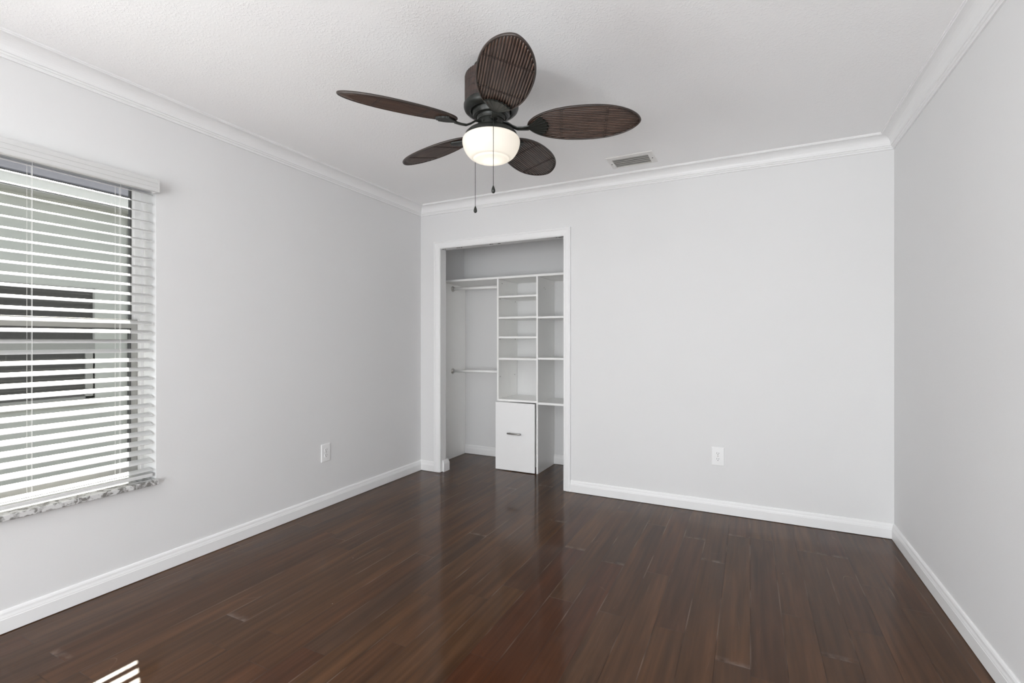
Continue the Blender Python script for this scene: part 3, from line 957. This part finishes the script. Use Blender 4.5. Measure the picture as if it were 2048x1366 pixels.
# --- one blade along local +X, at its own height; copies share the meshes
R0, R1, WB = 0.168, 0.664, 0.107
ZBL = 2.168
def half_w(t):
    t = min(max(t, 0.0), 1.0)
    u = 2 * (t ** 0.93) - 1
    return WB * max(0.0, 1 - abs(u) ** 2.25) ** 0.60 * (0.90 + 0.17 * t)
def outline(n=72):
    pts = []
    for i in range(n + 1):
        t = (1 - cos(pi * i / n)) / 2
        pts.append((R0 + (R1 - R0) * t, half_w(t)))
    return pts
def blade_meshes():
    ol = outline()
    # ribs: half-round canes running lengthwise
    b1 = bmesh.new()
    nr = 21
    pitch_w = 2 * WB * 1.04 / nr
    for i in range(nr):
        y = -WB * 1.04 + (i + .5) * pitch_w
        xs = [x for x, w in ol if w > abs(y) + 0.002]
        if len(xs) < 2:
            continue
        xa, xb = min(xs), max(xs)
        if xb - xa < 0.02:
            continue
        rr = pitch_w * 0.365
        segx = 9
        pts = [(xa + (xb - xa) * q / segx, y, 0.0) for q in range(segx + 1)]
        tube(b1, pts, [rr * (0.94 + 0.08 * sin(q * 2.1 + i)) for q in range(segx + 1)], seg=8)
    # thin core behind the canes so no light leaks between them
    top = [Vector((x, w, 0.0012)) for x, w in ol] + [Vector((x, -w, 0.0012)) for x, w in ol[::-1][1:-1]]
    botm = [Vector((v.x, v.y, -0.0012)) for v in top]
    va = [b1.verts.new(v) for v in top]; vb = [b1.verts.new(v) for v in botm]
    n = len(va)
    for q_ in (b1.faces.new(va), b1.faces.new(vb[::-1])):
        q_.material_index = 1
    for i in range(n):
        b1.faces.new((va[i], va[(i + 1) % n], vb[(i + 1) % n], vb[i]))
    # rim
    b2 = bmesh.new()
    loop = [Vector((x, w, 0)) for x, w in ol] + [Vector((x, -w, 0)) for x, w in ol[::-1][1:-1]]
    m = len(loop)
    rings = []
    for i in range(m):
        p = loop[i]
        t = (loop[(i + 1) % m] - loop[i - 1]).normalized()
        nrm = Vector((-t.y, t.x, 0))          # outward for this winding is -nrm or nrm, symmetric section
        sec = []
        for k in range(10):
            a = 2 * pi * k / 10
            sec.append(p + nrm * (0.0038 * cos(a)) + Vector((0, 0, 0.0055 * sin(a))))
        rings.append(sec)
    loft(b2, rings, caps=False, closed_path=True)
    # stitching: dark threads wrapping over the canes at two stations
    b3 = []
    for xc in (R0 + 0.30 * (R1 - R0), R0 + 0.70 * (R1 - R0)):
        st = bmesh.new()
        for dx in (-0.004, 0.004):
            w = half_w((xc + dx - R0) / (R1 - R0)) - 0.004
            for sgn in (-1, 1):
                pts = []
                nn = int(2 * w / 0.0024)
                for q in range(nn + 1):
                    y = -w + 2 * w * q / nn
                    ph = (y + WB * 1.04) / pitch_w
                    zz = sgn * (pitch_w * 0.385 * (0.35 + 0.70 * abs(sin(pi * ph))))
                    pts.append((xc + dx + 0.0012 * sin(pi * ph + dx * 500), y, zz))
                tube(st, pts, 0.0008, seg=5)
        b3.append(st)
    # bracket: arm from the hub and a scalloped shell under the blade root
    b4 = bmesh.new()
    zb = -0.010
    arm = [(0.050, 0, 0.016), (0.078, 0, 0.012), (0.100, 0, -0.004), (0.120, 0, -0.014), (0.145, 0, -0.015), (0.172, 0, -0.013)]
    rings = []
    for i, (x, y, z) in enumerate(arm):
        hw = (0.020, 0.015, 0.012, 0.0115, 0.0125, 0.016)[i]; ht = 0.0055
        rings.append([Vector((x, hw * cos(2 * pi * k / 12), z + ht * sin(2 * pi * k / 12))) for k in range(12)])
    loft(b4, rings)
    nrad, nang = 8, 36
    topv, botv = [], []
    for i in range(nrad + 1):
        q = i / nrad
        ra, rb2 = [], []
        for j in range(nang + 1):
            a = radians(-46 + 92 * j / nang)
            scal = 1 - 0.085 * abs(sin(pi * 7 * j / nang + pi / 2)) - 0.05 * abs(2 * j / nang - 1)
            rad = 0.010 + 0.094 * q * scal
            x = 0.158 + rad * cos(a); y = rad * sin(a) * 0.86
            ridge = 0.0026 * abs(sin(pi * 7 * j / nang)) * min(1, q * 1.6)
            ra.append(b4.verts.new((x, y, zb - 0.0035 - ridge + 0.002 * (q ** 3))))
            rb2.append(b4.verts.new((x, y, zb + 0.0020 + 0.002 * (q ** 3))))
        topv.append(ra); botv.append(rb2)
    for i in range(nrad):
        for j in range(nang):
            b4.faces.new((topv[i][j], topv[i][j + 1], topv[i + 1][j + 1], topv[i + 1][j]))
            b4.faces.new((botv[i][j], botv[i + 1][j], botv[i + 1][j + 1], botv[i][j + 1]))
    for j in range(nang):
        b4.faces.new((topv[nrad][j], topv[nrad][j + 1], botv[nrad][j + 1], botv[nrad][j]))
        b4.faces.new((topv[0][j + 1], topv[0][j], botv[0][j], botv[0][j + 1]))
    for i in range(nrad):
        b4.faces.new((topv[i + 1][0], botv[i + 1][0], botv[i][0], topv[i][0]))
        b4.faces.new((topv[i][nang], botv[i][nang], botv[i + 1][nang], topv[i + 1][nang]))
    return b1, b2, b3, b4
b1, b2, b3, b4 = blade_meshes()
proto = link('blade', b1, [M['rattan'], M['stitch']], fan, True)
kids = [link('blade_rim', b2, M['rattan_rim'], proto, True), link('blade_bracket', b4, M['bronze'], proto, False)]
kids += [link('stitching', q_, M['stitch'], proto, True) for q_ in b3]
auto(kids[1], 28)
PITCH = radians(-15)
ANG0 = 18.0
SAG = (2.4, -1.0, 0.8, -0.4, -0.4)          # the blade irons are not perfectly even
for i in range(5):
    if i == 0:
        b_ = proto
    else:
        b_ = proto.copy(); COL.objects.link(b_); b_.parent = fan
        for c in kids:
            d = c.copy(); COL.objects.link(d); d.parent = b_
    b_.location = (0, 0, ZBL - H)
    b_.rotation_euler = (PITCH, 0, radians(ANG0 + 72 * i + SAG[i]))

# pull chains
fw = Vector((-sin(math.atan(474 / 956.7)), cos(math.atan(474 / 956.7)), 0)); rt = Vector((fw.y, -fw.x, 0))
def chain(dist, side, zk, nm):
    p = fw * dist + rt * side
    b_ = bmesh.new()
    start = p.normalized() * 0.060
    zt = 2.176
    ph = p.normalized() * 0.124
    tube(b_, [(start.x, start.y, zt), (ph.x, ph.y, zt - 0.006), (p.x, p.y, zt - 0.022), (p.x, p.y, zk + 0.030)], 0.0011, seg=6)
    zc_ = zt - 0.03
    while zc_ > zk + 0.03:
        r_ = 0.0017
        bmesh.ops.create_icosphere(b_, subdivisions=1, radius=r_, matrix=Matrix.Translation((p.x, p.y, zc_)))
        zc_ -= 0.0062
    c_ = fpart('pull_chain', b_, M['bronze'])
    b_ = bmesh.new()
    prof = [(0, zk), (.004, zk + .0008), (.0075, zk + .005), (.0085, zk + .010), (.0078, zk + .016), (.0055, zk + .024), (.003, zk + .030), (.0018, zk + .033), (0, zk + .034)]
    lathe(b_, prof, 20, p.x, p.y)
    b_.transform(Matrix.Translation((0, 0, -H)))
    k_ = link('pull_knob', b_, M['bronze'], c_, True)
chain(-0.138, 0.015, 1.824, 'front')
chain(0.140, -0.083, 1.815, 'rear')

# the lamp sits inside the bowl and shines through the glass
lp_d = bpy.data.lights.new('fan_lamp', 'POINT')
lp_d.energy = LAMP_POWER
lp_d.color = (1.0, 0.93, 0.83)
lp_d.shadow_soft_size = 0.03
lp = bpy.data.objects.new('fan_lamp', lp_d)
lp.location = (FC.x, FC.y, 2.082)
COL.objects.link(lp)

# ------------------------------------------------------------------ outside
bm = bmesh.new()
box(bm, -16, -2.96, -8, 14, -1.25, -1.15)
g = link('yard_ground', bm, M['ground'])
structure(g, 'bare yard outside the window')

nb = empty('neighbouring_house', (-8.7, 3.0, -1.15))
tag(nb, 'grey green stucco house seen through the blind', 'house')
def npart(nm, b_, mat, parent=nb):
    o = link(nm, b_, mat)
    o.parent = parent
    if parent is nb:
        o.matrix_parent_inverse = Matrix.Translation(-Vector(nb.location))
    return o
NX = -8.70
wy0, wy1, wz0, wz1 = 1.40, 3.61, 0.36, 1.975
bm = bmesh.new()
box(bm, NX - .25, NX, -4, wy0, -1.15, 3.20)
box(bm, NX - .25, NX, wy1, 4.20, -1.15, 3.20)
box(bm, NX - .25, NX, wy0, wy1, -1.15, wz0)
box(bm, NX - .25, NX, wy0, wy1, wz1, 3.20)
box(bm, NX - .5, NX - .25, 4.2, 9, -1.15, 3.20)
box(bm, NX - .5, NX - .25, -4, 4.3, -1.15, 3.20)
npart('wall', bm, M['stucco'])
bm = bmesh.new()
box(bm, NX - .5, NX + .30, -4, 9, 3.175, 3.20)
box(bm, NX + .27, NX + .30, -4, 9, 3.18, 3.345)
npart('eave', bm, M['fascia'])
bm = bmesh.new()
rf = [(NX + .36, 3.375), (NX + .36, 3.36), (NX + .20, 3.345), (NX - 4.0, 5.30), (NX - 4.0, 5.36)]
loft(bm, [[Vector((x, y, z)) for x, z in rf] for y in (-4, 9)])
npart('roof', bm, M['roof'])
bm = bmesh.new()
fwid = 0.07
box(bm, NX - .06, NX + .006, wy0, wy0 + fwid, wz0, wz1)
box(bm, NX - .06, NX + .006, wy1 - fwid * .3, wy1, wz0, wz1)
box(bm, NX - .06, NX + .006, wy1 - fwid * 1.6, wy1, wz0, 1.12)
box(bm, NX - .06, NX + .006, wy0, wy1, wz0, wz0 + .03)
box(bm, NX - .06, NX + .006, wy0, wy1, wz1 - .03, wz1)
box(bm, NX - .06, NX + .012, wy0, wy1, 1.07, 1.17)
nf = npart('window', bm, M['neigh_frame'])
bm = bmesh.new()
box(bm, NX - .05, NX - .02, wy0, wy1, wz0, wz1)
link('pane', bm, M['screen'], nf)
bm = bmesh.new()
box(bm, NX, NX + .05, wy0 - .1, wy1 + .1, wz0 - .09, wz0, bev=.004)
npart('sill', bm, M['stucco_band'])
bm = bmesh.new()
tube(bm, [(NX + .04, 4.05, -1.1), (NX + .04, 4.05, 3.17)], 0.035, seg=10)
npart('downspout', bm, M['neigh_frame'])
